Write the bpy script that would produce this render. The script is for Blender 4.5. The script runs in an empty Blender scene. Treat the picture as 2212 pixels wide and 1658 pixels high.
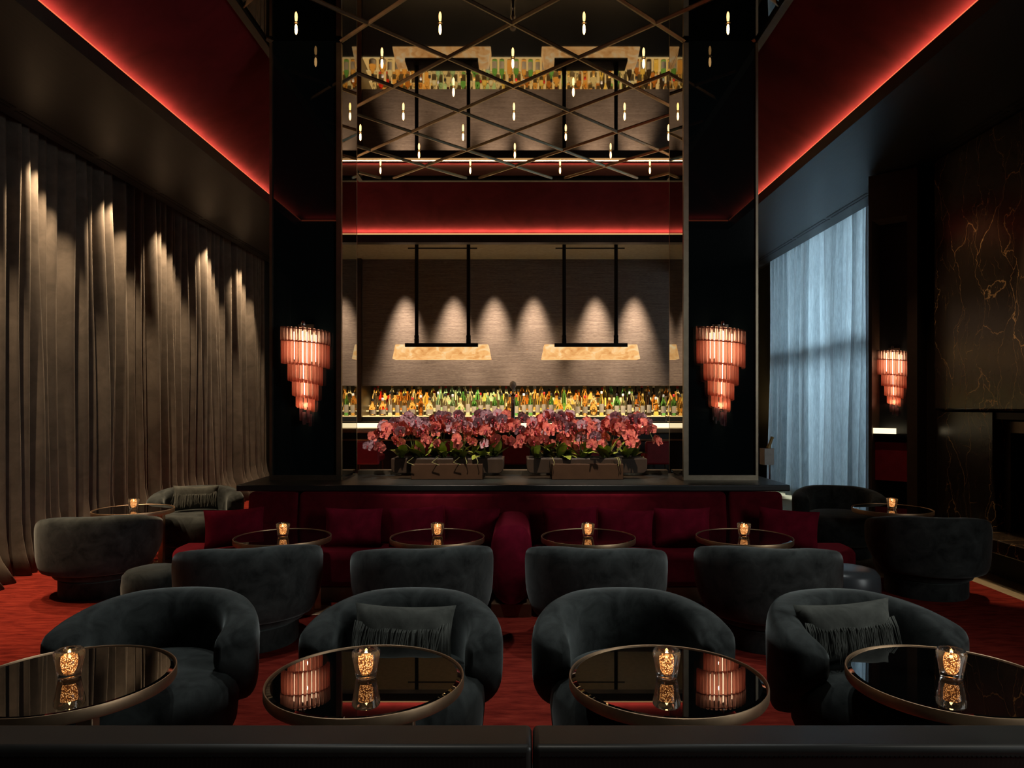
import bpy, math, random
from mathutils import Vector, Matrix
PI = math.pi
random.seed(7)
scn = bpy.context.scene
COL = scn.collection
CX = -0.07            # centre line of the tower, the ceiling and the bar
ZC = 4.763            # mirrored ceiling
ZS = 4.05             # underside of the soffits

# ------------------------------------------------------------------ materials
def new_mat(name):
    m = bpy.data.materials.new(name); m.use_nodes = True
    nt = m.node_tree
    return m, nt, nt.nodes['Principled BSDF'], nt.nodes['Material Output']
def setp(b, **k):
    for a, v in k.items():
        b.inputs[a.replace('_', ' ')].default_value = v
def rgba(c): return (c[0], c[1], c[2], 1.0)
def coord(nt, scale=(1, 1, 1), rot=(0, 0, 0), kind='Object'):
    tc = nt.nodes.new('ShaderNodeTexCoord'); mp = nt.nodes.new('ShaderNodeMapping')
    mp.inputs['Scale'].default_value = scale; mp.inputs['Rotation'].default_value = rot
    nt.links.new(tc.outputs[kind], mp.inputs['Vector']); return mp.outputs['Vector']
def noise(nt, vec, scale=5, detail=4, rough=.55, dist=0):
    n = nt.nodes.new('ShaderNodeTexNoise')
    n.inputs['Scale'].default_value = scale; n.inputs['Detail'].default_value = detail
    n.inputs['Roughness'].default_value = rough; n.inputs['Distortion'].default_value = dist
    nt.links.new(vec, n.inputs['Vector']); return n.outputs['Fac']
def ramp(nt, fac, stops):
    r = nt.nodes.new('ShaderNodeValToRGB'); e = r.color_ramp.elements
    while len(e) < len(stops): e.new(.5)
    for el, (p, c) in zip(e, stops): el.position = p; el.color = rgba(c)
    nt.links.new(fac, r.inputs['Fac']); return r.outputs['Color']
def bump(nt, b, h, strength=.3, dist=.01):
    n = nt.nodes.new('ShaderNodeBump'); n.inputs['Strength'].default_value = strength; n.inputs['Distance'].default_value = dist
    nt.links.new(h, n.inputs['Height']); nt.links.new(n.outputs['Normal'], b.inputs['Normal'])
def plain(name, c, rough=.5, metal=0, spec=.5, var=.12, scale=14):
    m, nt, b, o = new_mat(name)
    setp(b, Roughness=rough, Metallic=metal); b.inputs['Specular IOR Level'].default_value = spec
    f = noise(nt, coord(nt), scale, 3)
    nt.links.new(ramp(nt, f, [(.3, [x * (1 - var) for x in c]), (.7, [min(1, x * (1 + var)) for x in c])]), b.inputs['Base Color'])
    return m
def velvet(name, c, sheen=.5, scale=7, var=.35, scol=None, srough=.4):
    m, nt, b, o = new_mat(name)
    setp(b, Roughness=.95); b.inputs['Specular IOR Level'].default_value = .08
    b.inputs['Sheen Weight'].default_value = sheen; b.inputs['Sheen Roughness'].default_value = srough
    b.inputs['Sheen Tint'].default_value = rgba(scol or [min(1, x * 6 + .05) for x in c])
    v = coord(nt)
    f = noise(nt, v, scale, 5, .6, .6)
    nt.links.new(ramp(nt, f, [(.3, [x * (1 - var) for x in c]), (.72, [x * (1 + var) for x in c])]), b.inputs['Base Color'])
    bump(nt, b, noise(nt, v, 160, 2), .12, .003)
    return m
def glass(name, c, rough=.02, ior=1.45):
    m, nt, b, o = new_mat(name)
    setp(b, Base_Color=rgba(c), Roughness=rough, IOR=ior); b.inputs['Transmission Weight'].default_value = 1
    return m
def emit(name, c, s):
    m, nt, b, o = new_mat(name)
    setp(b, Base_Color=rgba((0, 0, 0))); b.inputs['Emission Color'].default_value = rgba(c); b.inputs['Emission Strength'].default_value = s
    return m

M = {}
M['chair'] = velvet('grey velvet', (.040, .044, .042), .55, 8, .6, (.5, .54, .52))
M['chair_cushion'] = velvet('olive grey velvet', (.09, .092, .08), .5, 9, .4, (.6, .6, .52))
M['red_velvet'] = velvet('wine velvet', (.10, .004, .010), .5, 8, .3, (.9, .06, .1))
M['red_pillow'] = velvet('crimson velvet', (.15, .005, .018), .5, 10, .3, (1, .08, .14), .3)
M['cove_red'] = velvet('crimson fabric ceiling', (.125, .013, .020), .05, 3, .22)
M['curtain'] = velvet('taupe velvet drape', (.115, .093, .074), .15, 5, .25, (.8, .7, .58))
M['bronze'] = plain('brushed bronze', (.58, .39, .24), .46, 1)
M['bronze_dark'] = plain('dark bronze', (.12, .09, .068), .4, 1)
M['trim'] = plain('champagne bronze trim', (.30, .25, .18), .42, 1)
M['black_metal'] = plain('black metal', (.012, .011, .01), .5, .6)
M['lattice'] = plain('smoked bronze strip', (.34, .28, .19), .3, 1)
M['dark_paint'] = plain('charcoal paint', (.014, .014, .014), .6)
M['ledge'] = plain('dark stone ledge', (.013, .016, .0155), .4)
M['leather'] = plain('black leather', (.024, .024, .022), .40, 0, .5)
M['leather_red'] = plain('red leather', (.34, .012, .03), .5)
M['leather_tan'] = plain('tan leather', (.22, .13, .08), .5)
M['stone'] = plain('pale limestone', (.42, .33, .2), .55, 0, .4)
M['black_glass'] = None
M['white'] = plain('white cloth', (.7, .7, .68), .7)
M['chrome'] = plain('chrome', (.75, .75, .74), .12, 1)
M['wood_dark'] = plain('dark stained wood', (.060, .036, .022), .5)
M['plinth_wood'] = plain('bronzed wood plinth', (.20, .11, .06), .45, .2)
M['bar_dark'] = plain('dark lacquer', (.012, .013, .014), .35)
M['cream'] = plain('paper', (.6, .52, .38), .8)

def soffit_mat():
    m, nt, b, o = new_mat('dark timber soffit'); setp(b, Roughness=.42); b.inputs['Specular IOR Level'].default_value = .4
    f = noise(nt, coord(nt, (34, 1.2, 1)), 2.2, 4)
    nt.links.new(ramp(nt, f, [(.3, (.012, .0115, .011)), (.7, (.026, .024, .022))]), b.inputs['Base Color'])
    return m
M['soffit'] = soffit_mat()
def black_glass(name, tint=(.004, .006, .007), rough=.015, ior=1.6):
    m, nt, b, o = new_mat(name); setp(b, Base_Color=rgba(tint), Roughness=rough, IOR=ior)
    return m
M['black_glass'] = black_glass('black lacquered glass', (.006, .010, .011), .02, 1.5)
M['table_glass'] = black_glass('black glass tabletop', (.002, .002, .002), .012, 2.1)
def mirror(name, c, rough):
    m, nt, b, o = new_mat(name); setp(b, Base_Color=rgba(c), Metallic=1, Roughness=rough); return m
M['ceiling_mirror'] = mirror('smoked ceiling mirror', (.31, .285, .25), .02)
M['reveal_mirror'] = mirror('smoked reveal mirror', (.34, .33, .30), .006)
M['wall_mirror'] = mirror('smoked wall mirror', (.42, .38, .34), .006)

def grasscloth():
    m, nt, b, o = new_mat('grasscloth'); setp(b, Roughness=.85); b.inputs['Specular IOR Level'].default_value = .1
    f = noise(nt, coord(nt, (1.6, 1, 60)), 1.6, 6, .7)
    g = noise(nt, coord(nt, (9, 1, 190)), 1.5, 3, .6)
    mx = nt.nodes.new('ShaderNodeMath'); mx.operation = 'MULTIPLY_ADD'; mx.inputs[1].default_value = .55
    nt.links.new(g, mx.inputs[0]); 
    m2 = nt.nodes.new('ShaderNodeMath'); m2.operation = 'MULTIPLY'; m2.inputs[1].default_value = .5
    nt.links.new(f, m2.inputs[0]); nt.links.new(m2.outputs[0], mx.inputs[2])
    nt.links.new(ramp(nt, mx.outputs[0], [(.36, (.075, .055, .045)), (.52, (.16, .122, .1)), (.68, (.27, .215, .175))]), b.inputs['Base Color'])
    return m
M['grasscloth'] = grasscloth()
def carpet_mat():
    m, nt, b, o = new_mat('red carpet'); setp(b, Roughness=1); b.inputs['Specular IOR Level'].default_value = .02
    f = noise(nt, coord(nt, (2.2, 9, 1)), 2.5, 6, .65, .5)
    nt.links.new(ramp(nt, f, [(.28, (.085, .009, .007)), (.5, (.19, .020, .013)), (.75, (.29, .036, .021))]), b.inputs['Base Color'])
    bump(nt, b, noise(nt, coord(nt), 240, 2), .4, .006)
    return m
M['carpet'] = carpet_mat()
def marble_mat():
    m, nt, b, o = new_mat('brown marble'); setp(b, Roughness=.22); b.inputs['Specular IOR Level'].default_value = .35
    v = coord(nt)
    n1 = nt.nodes.new('ShaderNodeTexNoise'); n1.inputs['Scale'].default_value = 2.2; n1.inputs['Detail'].default_value = 6
    nt.links.new(v, n1.inputs['Vector'])
    vm = nt.nodes.new('ShaderNodeVectorMath'); vm.operation = 'MULTIPLY_ADD'; vm.inputs[1].default_value = (.5, .5, .25)
    nt.links.new(n1.outputs['Color'], vm.inputs[0]); nt.links.new(v, vm.inputs[2])
    mp = nt.nodes.new('ShaderNodeMapping'); mp.inputs['Scale'].default_value = (1.2, 2.6, .6); mp.inputs['Rotation'].default_value = (.25, 0, 0)
    nt.links.new(vm.outputs[0], mp.inputs['Vector'])
    def vein(sc, w):
        vo = nt.nodes.new('ShaderNodeTexVoronoi'); vo.feature = 'DISTANCE_TO_EDGE'; vo.inputs['Scale'].default_value = sc
        nt.links.new(mp.outputs[0], vo.inputs['Vector'])
        mr = nt.nodes.new('ShaderNodeMapRange'); mr.inputs['From Max'].default_value = w; mr.inputs['To Min'].default_value = 1; mr.inputs['To Max'].default_value = 0
        nt.links.new(vo.outputs['Distance'], mr.inputs['Value']); return mr.outputs[0]
    a, c2 = vein(1.3, .007), vein(3.2, .008)
    br = noise(nt, v, 2.3, 3)
    cut = nt.nodes.new('ShaderNodeMapRange'); cut.inputs['From Min'].default_value = .47; cut.inputs['From Max'].default_value = .62
    nt.links.new(br, cut.inputs['Value'])
    mu = nt.nodes.new('ShaderNodeMath'); mu.operation = 'MULTIPLY'; nt.links.new(c2, mu.inputs[0]); nt.links.new(cut.outputs[0], mu.inputs[1])
    mx = nt.nodes.new('ShaderNodeMath'); mx.operation = 'MAXIMUM'; nt.links.new(a, mx.inputs[0]); nt.links.new(mu.outputs[0], mx.inputs[1])
    base = ramp(nt, noise(nt, v, 3, 5), [(.3, (.018, .012, .008)), (.7, (.042, .028, .018))])
    mix = nt.nodes.new('ShaderNodeMixRGB'); nt.links.new(mx.outputs[0], mix.inputs[0]); nt.links.new(base, mix.inputs[1])
    mix.inputs[2].default_value = (.62, .36, .14, 1); nt.links.new(mix.outputs[0], b.inputs['Base Color'])
    return m
M['marble'] = marble_mat()
def sheer_mat():
    m, nt, b, o = new_mat('sheer blue grey voile')
    d = nt.nodes.new('ShaderNodeBsdfDiffuse'); t = nt.nodes.new('ShaderNodeBsdfTranslucent'); mx = nt.nodes.new('ShaderNodeMixShader')
    f = noise(nt, coord(nt, (1, 60, 3)), 3, 4, .7)
    c = ramp(nt, f, [(.3, (.40, .45, .48)), (.7, (.62, .68, .71))])
    nt.links.new(c, d.inputs['Color']); nt.links.new(c, t.inputs['Color']); mx.inputs[0].default_value = .62
    nt.links.new(d.outputs[0], mx.inputs[1]); nt.links.new(t.outputs[0], mx.inputs[2]); nt.links.new(mx.outputs[0], o.inputs['Surface'])
    return m
M['sheer'] = sheer_mat()
def rod_mat(name, c, tr):
    m, nt, b, o = new_mat(name)
    setp(b, Base_Color=rgba(c), Roughness=.03, IOR=1.5); b.inputs['Transmission Weight'].default_value = 1
    t = nt.nodes.new('ShaderNodeBsdfTranslucent'); t.inputs['Color'].default_value = rgba(c)
    mx = nt.nodes.new('ShaderNodeMixShader'); mx.inputs[0].default_value = tr
    nt.links.new(b.outputs[0], mx.inputs[1]); nt.links.new(t.outputs[0], mx.inputs[2]); nt.links.new(mx.outputs[0], o.inputs['Surface'])
    return m
M['rod_pink'] = rod_mat('salmon pink glass', (1, .54, .45), .62)
M['rod_clear'] = rod_mat('pale pink glass', (1, .66, .58), .35)
M['rod_mauve'] = rod_mat('mauve glass', (.70, .44, .48), .5)
M['sconce_core'] = emit('sconce lamp', (1, .66, .40), 5)
M['sconce_ring'] = plain('copper ring', (.30, .06, .04), .4, .8)
M['filament'] = emit('filament bulb', (1, .56, .20), 9)
M['led_red'] = emit('red cove strip', (1, .17, .07), 1.2)
M['led_amber'] = emit('amber cove strip', (1, .55, .22), 1.1)
M['counter_glow'] = emit('lit counter edge', (1, .82, .50), 1.7)
M['bottle_back'] = emit('lit bottle backing', (1, .64, .22), 1.8)
M['lit_shelf'] = emit('lit glass shelf', (1, .62, .20), 1.25)
M['shelf_glow'] = emit('shelf light', (1, .72, .32), 1.3)
def alabaster():
    m, nt, b, o = new_mat('glowing alabaster'); setp(b, Base_Color=(.6, .4, .2, 1), Roughness=.4)
    f = noise(nt, coord(nt, (1, 1, 1.6)), 4.5, 6, .62, 1.4)
    nt.links.new(ramp(nt, f, [(.3, (.62, .24, .055)), (.5, (1, .54, .19)), (.70, (1, .80, .45))]), b.inputs['Emission Color'])
    b.inputs['Emission Strength'].default_value = .95
    return m
M['alabaster'] = alabaster()
def painted_candle_glow():  # candle sparkle painted into the liner as emission
    m, nt, b, o = new_mat('amber glass with painted candlelight'); setp(b, Base_Color=(.25, .1, .03, 1), Roughness=.25)
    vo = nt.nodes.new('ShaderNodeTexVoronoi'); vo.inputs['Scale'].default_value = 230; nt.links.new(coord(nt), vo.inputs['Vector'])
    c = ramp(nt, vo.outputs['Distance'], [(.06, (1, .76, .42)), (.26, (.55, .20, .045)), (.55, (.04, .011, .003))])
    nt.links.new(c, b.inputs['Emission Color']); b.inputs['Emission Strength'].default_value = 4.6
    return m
M['painted_candle_glow'] = painted_candle_glow()
M['flame'] = emit('candle flame', (1, .62, .24), 45)
M['tumbler'] = rod_mat('tumbler glass', (1, .98, .95), .04)
def petal(name, c1, c2):
    m, nt, b, o = new_mat(name); setp(b, Roughness=.5); b.inputs['Specular IOR Level'].default_value = .25
    f = noise(nt, coord(nt), 30, 3)
    col = ramp(nt, f, [(.3, c1), (.7, c2)]); nt.links.new(col, b.inputs['Base Color'])
    t = nt.nodes.new('ShaderNodeBsdfTranslucent'); nt.links.new(col, t.inputs['Color'])
    mx = nt.nodes.new('ShaderNodeMixShader'); mx.inputs[0].default_value = .3
    nt.links.new(b.outputs[0], mx.inputs[1]); nt.links.new(t.outputs[0], mx.inputs[2]); nt.links.new(mx.outputs[0], o.inputs['Surface'])
    return m
M['coral'] = petal('coral petal', (.78, .15, .11), (.92, .30, .23))
M['mauve'] = petal('mauve petal', (.44, .20, .24), (.76, .52, .58))
M['lip'] = plain('orchid lip', (.28, .02, .03), .5)
M['leaf'] = plain('orchid leaf', (.20, .24, .035), .3, 0, .5, .45, 9)
M['stem'] = plain('orchid stem', (.12, .15, .04), .5)
M['root'] = plain('aerial root', (.30, .28, .10), .6)
BOT = {'amber': (1, .62, .24), 'clear': (.93, .96, .90), 'green': (.20, .62, .22), 'teal': (.50, .88, .78), 'dark': (.05, .035, .03), 'yellow': (1, .85, .30), 'brown': (.62, .26, .07), 'red': (.75, .05, .04)}
for k, c in BOT.items(): M['bottle_' + k] = glass('%s bottle glass' % k, c, .03)
for k, c in {'black': (.02, .02, .02), 'gold': (.55, .36, .1), 'red': (.5, .03, .02), 'silver': (.6, .6, .6), 'white': (.75, .72, .66)}.items():
    M['cap_' + k] = plain('%s cap' % k, c, .4)

# ------------------------------------------------------------------ mesh tools
class MB:
    def __init__(s): s.v, s.f, s.mi = [], [], []
    def add(s, vs, fs, mi=0):
        o = len(s.v); s.v += [tuple(v) for v in vs]; s.f += [tuple(i + o for i in f) for f in fs]; s.mi += [mi] * len(fs); return s
    def box(s, x0, x1, y0, y1, z0, z1, mi=0):
        return s.add([(x0, y0, z0), (x1, y0, z0), (x1, y1, z0), (x0, y1, z0), (x0, y0, z1), (x1, y0, z1), (x1, y1, z1), (x0, y1, z1)],
                     [(3, 2, 1, 0), (4, 5, 6, 7), (0, 1, 5, 4), (1, 2, 6, 5), (2, 3, 7, 6), (3, 0, 4, 7)], mi)
    def prism(s, pts, z0, z1, mi=0):
        n = len(pts)
        vs = [(x, y, z0) for x, y in pts] + [(x, y, z1) for x, y in pts]
        fs = [tuple(range(n - 1, -1, -1)), tuple(range(n, 2 * n))] + [(i, (i + 1) % n, n + (i + 1) % n, n + i) for i in range(n)]
        return s.add(vs, fs, mi)
    def lathe(s, prof, n=32, c=(0, 0, 0), mi=0, sx=1, sy=1):
        vs, fs = [], []
        for r, z in prof:
            for i in range(n):
                a = 2 * PI * i / n; vs.append((c[0] + sx * r * math.cos(a), c[1] + sy * r * math.sin(a), c[2] + z))
        for j in range(len(prof) - 1):
            for i in range(n):
                k = (i + 1) % n; fs.append((j * n + i, j * n + k, (j + 1) * n + k, (j + 1) * n + i))
        fs.append(tuple(range(n - 1, -1, -1))); fs.append(tuple((len(prof) - 1) * n + i for i in range(n)))
        return s.add(vs, fs, mi)
    def grid(s, fn, nu, nv, cu=False, mi=0):
        vs = [fn(i / (nu if cu else nu - 1), j / (nv - 1)) for j in range(nv) for i in range(nu)]
        fs = []
        for j in range(nv - 1):
            for i in range(nu if cu else nu - 1):
                k = (i + 1) % nu; fs.append((j * nu + i, j * nu + k, (j + 1) * nu + k, (j + 1) * nu + i))
        return s.add(vs, fs, mi)
    def tube(s, path, r, n=8, mi=0):
        P = [Vector(p) for p in path]; vs, fs = [], []
        for i, p in enumerate(P):
            t = (P[min(i + 1, len(P) - 1)] - P[max(i - 1, 0)]).normalized()
            a = t.orthogonal().normalized() if abs(t.z) > .9 else t.cross(Vector((0, 0, 1))).normalized()
            b = t.cross(a); rr = r(i / (len(P) - 1)) if callable(r) else r
            for k in range(n):
                q = 2 * PI * k / n; vs.append(p + a * rr * math.cos(q) + b * rr * math.sin(q))
        for i in range(len(P) - 1):
            for k in range(n):
                l = (k + 1) % n; fs.append((i * n + k, i * n + l, (i + 1) * n + l, (i + 1) * n + k))
        fs.append(tuple(range(n - 1, -1, -1))); fs.append(tuple((len(P) - 1) * n + k for k in range(n)))
        return s.add(vs, fs, mi)
    def mesh(s, name, mats, smooth=True, ang=40):
        me = bpy.data.meshes.new(name); me.from_pydata(s.v, [], s.f)
        for m in (mats if isinstance(mats, (list, tuple)) else [mats]): me.materials.append(m)
        me.polygons.foreach_set('material_index', s.mi)
        if smooth:
            me.polygons.foreach_set('use_smooth', [True] * len(me.polygons)); me.set_sharp_from_angle(angle=math.radians(ang))
        me.validate(); me.update(); return me
    def build(s, name, mats, parent=None, loc=None, rot=None, bevel=0, seg=3, sub=0, smooth=True, ang=40):
        o = bpy.data.objects.new(name, s.mesh(name, mats, smooth, ang)); COL.objects.link(o)
        if parent is not None: o.parent = parent
        if loc is not None: o.location = loc
        if rot is not None: o.rotation_euler = rot
        if bevel:
            b = o.modifiers.new('bevel', 'BEVEL'); b.width = bevel; b.segments = seg; b.limit_method = 'ANGLE'; b.angle_limit = .6
        if sub:
            b = o.modifiers.new('sub', 'SUBSURF'); b.levels = sub; b.render_levels = sub
        return o
def empty(name, loc=(0, 0, 0), rz=0):
    o = bpy.data.objects.new(name, None); COL.objects.link(o); o.location = loc; o.rotation_euler = (0, 0, rz); o.empty_display_size = .1; return o
def tag(o, label, cat, group=None, kind=None):
    o['label'] = label; o['category'] = cat
    if group: o['group'] = group
    if kind: o['kind'] = kind
    return o
def struct(o, label=None):
    o['kind'] = 'structure'
    if label: o['label'] = label
    return o
def copy_tree(o, parent=None):
    c = o.copy(); COL.objects.link(c)
    if parent is not None: c.parent = parent
    for ch in list(o.children): copy_tree(ch, c)
    return c
def lamp(name, kind, loc, energy, color, target=None, **k):
    d = bpy.data.lights.new(name, kind); d.energy = energy; d.color = color
    for a, v in k.items(): setattr(d, a, v)
    o = bpy.data.objects.new(name, d); COL.objects.link(o); o.location = loc
    if target is not None:
        o.rotation_euler = (Vector(target) - Vector(loc)).to_track_quat('-Z', 'Y').to_euler()
    return o
ORD = 'first second third fourth fifth sixth seventh eighth ninth tenth eleventh twelfth thirteenth fourteenth fifteenth sixteenth seventeenth eighteenth nineteenth twentieth'.split()

# ------------------------------------------------------------------ camera
cam = bpy.data.cameras.new('camera'); co = bpy.data.objects.new('camera', cam); COL.objects.link(co)
co.location = (0, 0, 1.53); co.rotation_euler = (PI / 2, 0, 0)
cam.sensor_fit = 'HORIZONTAL'; cam.sensor_width = 36; cam.lens = 36 * 1560 / 2212
cam.shift_x = -18 / 2212; cam.shift_y = 45 / 2212; cam.clip_start = .05
scn.camera = co

# ------------------------------------------------------------------ room shell
struct(MB().box(-5.0, 5.2, -3.4, 15.2, -.15, -.012).build('floor', M['stone']))
tag(MB().prism([(-4.52, -2.6), (3.93, -2.6), (3.93, 6.40), (-2.40, 6.40), (-2.40, 12.6), (-4.52, 12.6)], -.012, 0).build('carpet', M['carpet']),
    'red carpet with streaky pile laid under the lounge chairs', 'carpet')
struct(MB().box(-5.0, -4.78, -3.4, 15.2, -.012, 4.5).build('wall_left', M['dark_paint']))
struct(MB().box(-5.0, 5.2, -3.6, -3.4, -.012, 4.5).build('wall_rear', M['dark_paint']))
struct(MB().box(-5.0, 5.2, 15.0, 15.2, -.012, 4.9).build('wall_end', M['dark_paint']))
w = MB().box(4.78, 5.0, -3.4, -.4, -.012, 4.5).box(4.78, 5.0, 1.8, 9.3, -.012, 4.5).box(4.78, 5.0, 12.9, 15.0, -.012, 4.5)
w.box(4.78, 5.0, -.4, 1.8, -.012, 1.2).box(4.78, 5.0, -.4, 1.8, 3.9, 4.5).box(4.78, 5.0, 9.3, 12.9, 4.15, 4.5)
struct(w.build('wall_right', M['dark_paint']))
# soffits around the coffer
struct(MB().box(-4.46, -3.15, -3.4, 15.0, ZS, ZS + .12).build('ceiling_left', M['soffit']))
struct(MB().box(2.99, 4.40, -3.4, 15.0, ZS, ZS + .12).build('ceiling_right', M['soffit']))
struct(MB().box(-3.15, 2.99, -3.4, 2.44, ZS, ZS + .12).build('ceiling_near', M['soffit']))
struct(MB().box(-3.15, 2.99, 11.2, 11.36, ZS, ZS + .12).build('ceiling_far', M['soffit']))
struct(MB().box(-3.15, 2.99, 11.36, 15.0, 4.34, 4.46).build('ceiling_bar', plain('olive grey plaster', (.36, .31, .21), .8)))
struct(MB().box(-4.8, -4.46, -3.4, 15, 4.42, 4.5).build('ceiling_slot_left', M['dark_paint']))
struct(MB().box(4.40, 5.0, -3.4, 15, 4.22, 4.3).build('ceiling_slot_right', M['dark_paint']))
# air slots: dark grooves beside the curtains
for sx, xs in ((1, (-4.335, -4.285)), (2, (4.13, 4.19))):
    g = MB()
    for x in xs:
        y = 2.6
        while y < 12.4:
            g.box(x - .012, x + .012, y, y + 1.12, ZS - .004, ZS + .01); y += 1.2
    struct(g.build('trim_%d' % sx, M['black_metal']))
# red velvet cove: ring of four mitred, curved sides
X0, X1, Y0, Y1 = -3.15, 2.99, 2.44, 11.2
def cove_profile(t):
    a, b, c = Vector((-.17, 4.172)), Vector((.25, 4.445)), Vector((.85, ZC))
    p = a * (1 - t) ** 2 + b * 2 * t * (1 - t) + c * t * t
    return p.x, p.y
cv = MB()
nc = 14
for side in range(4):
    vs, fs = [], []
    for j in range(nc):
        o, z = cove_profile(j / (nc - 1))
        cs = [(X0 + o, Y0 + o), (X1 - o, Y0 + o), (X1 - o, Y1 - o), (X0 + o, Y1 - o)]
        a, b = cs[side], cs[(side + 1) % 4]
        vs += [(a[0], a[1], z), (b[0], b[1], z)]
    for j in range(nc - 1): fs.append((2 * j, 2 * j + 1, 2 * j + 3, 2 * j + 2))
    cv.add(vs, fs)
struct(cv.build('ceiling_cove', M['cove_red']))
struct(MB().box(X0 + .85, X1 - .85, Y0 + .85, Y1 - .85, ZC, ZC + .04).build('ceiling', M['ceiling_mirror']))
fr = MB()
for a, b, c, d in ((X0 + .83, X0 + .90, Y0 + .83, Y1 - .83), (X1 - .90, X1 - .83, Y0 + .83, Y1 - .83), (X0 + .9, X1 - .9, Y0 + .83, Y0 + .9), (X0 + .9, X1 - .9, Y1 - .9, Y1 - .83)):
    fr.box(a, b, c, d, ZC - .035, ZC - .001)
struct(fr.build('trim_3', M['black_metal']))
# LED strips on the lip of the soffits
sp = [('left edge', X0 - .035, X0 - .008, Y0, Y1, M['led_red']), ('right edge', X1 + .008, X1 + .035, Y0, Y1, M['led_red']),
      ('near edge', X0, X1, Y0 - .035, Y0 - .008, M['led_red']), ('far edge above the bar', X0, X1, Y1 + .008, Y1 + .035, M['led_amber'])]
for nm, a, b, c, d, mt in sp:
    tag(MB().box(a, b, c, d, ZS + .12, ZS + .138).build('light_strip', mt), 'glowing red light strip along the %s of the ceiling cove' % nm, 'light strip', 'cove light strips')
RED = (1, .64, .31)
for x, rx in ((X0 - .05, -1), (X1 + .05, 1)):
    l = lamp('cove_lamp', 'AREA', (x, (Y0 + Y1) / 2, ZS + .142), 17, RED, (x - rx * .10, (Y0 + Y1) / 2, ZS + 1), shape='RECTANGLE', size=.03, size_y=8.7, spread=PI)
    l.rotation_euler = (0, math.radians(180 + rx * 8), 0)
for y, e in ((Y1 + .05, 17), (Y0 - .05, 6)):
    l = lamp('cove_lamp', 'AREA', (CX, y, ZS + .145), e, RED, None, shape='RECTANGLE', size=6.1, size_y=.03, spread=PI)
    l.rotation_euler = (PI, 0, 0)

# lattice of bronze strips and hanging filament bulbs
lat = tag(empty('ceiling_lattice', (CX, 6.85, ZC)), 'diamond lattice of slim bronze strips on the mirrored ceiling', 'lattice')
P = .61
rx0, rx1, ry0, ry1 = X0 + .9, X1 - .9, Y0 + .9, Y1 - .9
def clip(px, py, dx, dy):
    t0, t1 = -50, 50
    for p, d, a, b in ((px, dx, rx0, rx1), (py, dy, ry0, ry1)):
        u, v = (a - p) / d, (b - p) / d
        t0, t1 = max(t0, min(u, v)), min(t1, max(u, v))
    return t0, t1
for sgn in (1, -1):
    for k in range(-12, 13):
        px, py = CX + 2 * P * k, 6.12
        t0, t1 = clip(px, py, 1, sgn)
        if t1 - t0 < .15: continue
        a = Vector((px + t0, py + sgn * t0, ZC)); b = Vector((px + t1, py + sgn * t1, ZC))
        d = (b - a).normalized(); n = Vector((-d.y, d.x, 0))
        w_, h_ = .020, .017
        vs = []
        for q in (a, b): vs += [q - n * w_, q - n * w_ * .35 - Vector((0, 0, h_)), q + n * w_ * .35 - Vector((0, 0, h_)), q + n * w_]
        vs = [v - Vector((CX, 6.85, ZC)) for v in vs]
        zo = .0006 if sgn > 0 else 0
        vs = [v - Vector((0, 0, zo)) for v in vs]
        MB().add(vs, [(0, 1, 5, 4), (1, 2, 6, 5), (2, 3, 7, 6), (3, 2, 1, 0), (4, 5, 6, 7), (0, 4, 7, 3)]).build('lattice_strip', M['lattice'], lat, smooth=False)
def make_bulb():
    r = empty('ceiling_bulb')
    MB().lathe([(.02, 0), (.02, -.003), (.008, -.006), (.008, -.012)], 14).build('socket', M['trim'], r)
    MB().lathe([(.004, -.010), (.010, -.022), (.0125, -.055), (.0105, -.080), (.005, -.094), (.001, -.098)], 12).build('filament_tube', M['filament'], r)
    return r
b0 = None
rown = ['nearest', 'second', 'third', 'fourth', 'fifth', 'sixth', 'farthest']
for k in range(7):
    xs = (-1.5, -.5, .5, 1.5) if k % 2 == 0 else (-1, 0, 1)
    for i, q in enumerate(xs):
        x, y = CX + q * 1.22, 6.12 + .615 * k
        if abs(q) == 1.5 and k == 0: pass
        o = make_bulb() if b0 is None else copy_tree(b0)
        b0 = b0 or o
        o.location = (x, y, ZC)
        nm = ['leftmost', 'left of centre', 'right of centre', 'rightmost'][i] if len(xs) == 4 else ['left', 'middle', 'right'][i]
        tag(o, 'filament bulb on the mirrored ceiling, %s one in the %s row of %s' % (nm, rown[k], 'four' if len(xs) == 4 else 'three'), 'bulb', 'filament bulbs under the ceiling')

# ------------------------------------------------------------------ tower piers with mirrored reveals, ledge
PXL, PXR = (-2.22, -1.584), (1.444, 2.105)
PY0, PY1 = 6.40, 7.0
ZL = .862
for nm, (a, b), inner in (('left', PXL, 1), ('right', PXR, 0)):
    p = struct(MB().box(a + .012, b - .012, PY0 + .012, PY1 - .012, 0, ZC - .001).build('pillar_%s' % nm, M['black_glass']))
    xi = b if inner else a
    MB().box(min(xi, xi - .013 * (1 if inner else -1)), max(xi, xi - .013 * (1 if inner else -1)), PY0 + .03, PY1 - .012, ZL + .03, ZC - .002).build('mirror_reveal', M['reveal_mirror'], p)
    t = MB()
    xo = a if inner else b
    s = 1 if inner else -1
    t.box(min(xi, xi - s * .045), max(xi, xi - s * .045), PY0 - .012, PY0 + .03, ZL + .03, ZC - .03)
    t.box(min(xo, xo + s * .022), max(xo, xo + s * .022), PY0 - .012, PY0 + .03, ZL + .03, ZC - .03)
    t.box(min(xi, xi - s * .02), max(xi, xi - s * .02), PY1 - .012, PY1 + .01, ZL + .03, ZC - .03)
    t.box(a, b, PY0 - .014, PY0 + .03, ZL + .001, ZL + .045)
    t.build('bronze_trim', M['trim'], p, smooth=False)
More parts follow.
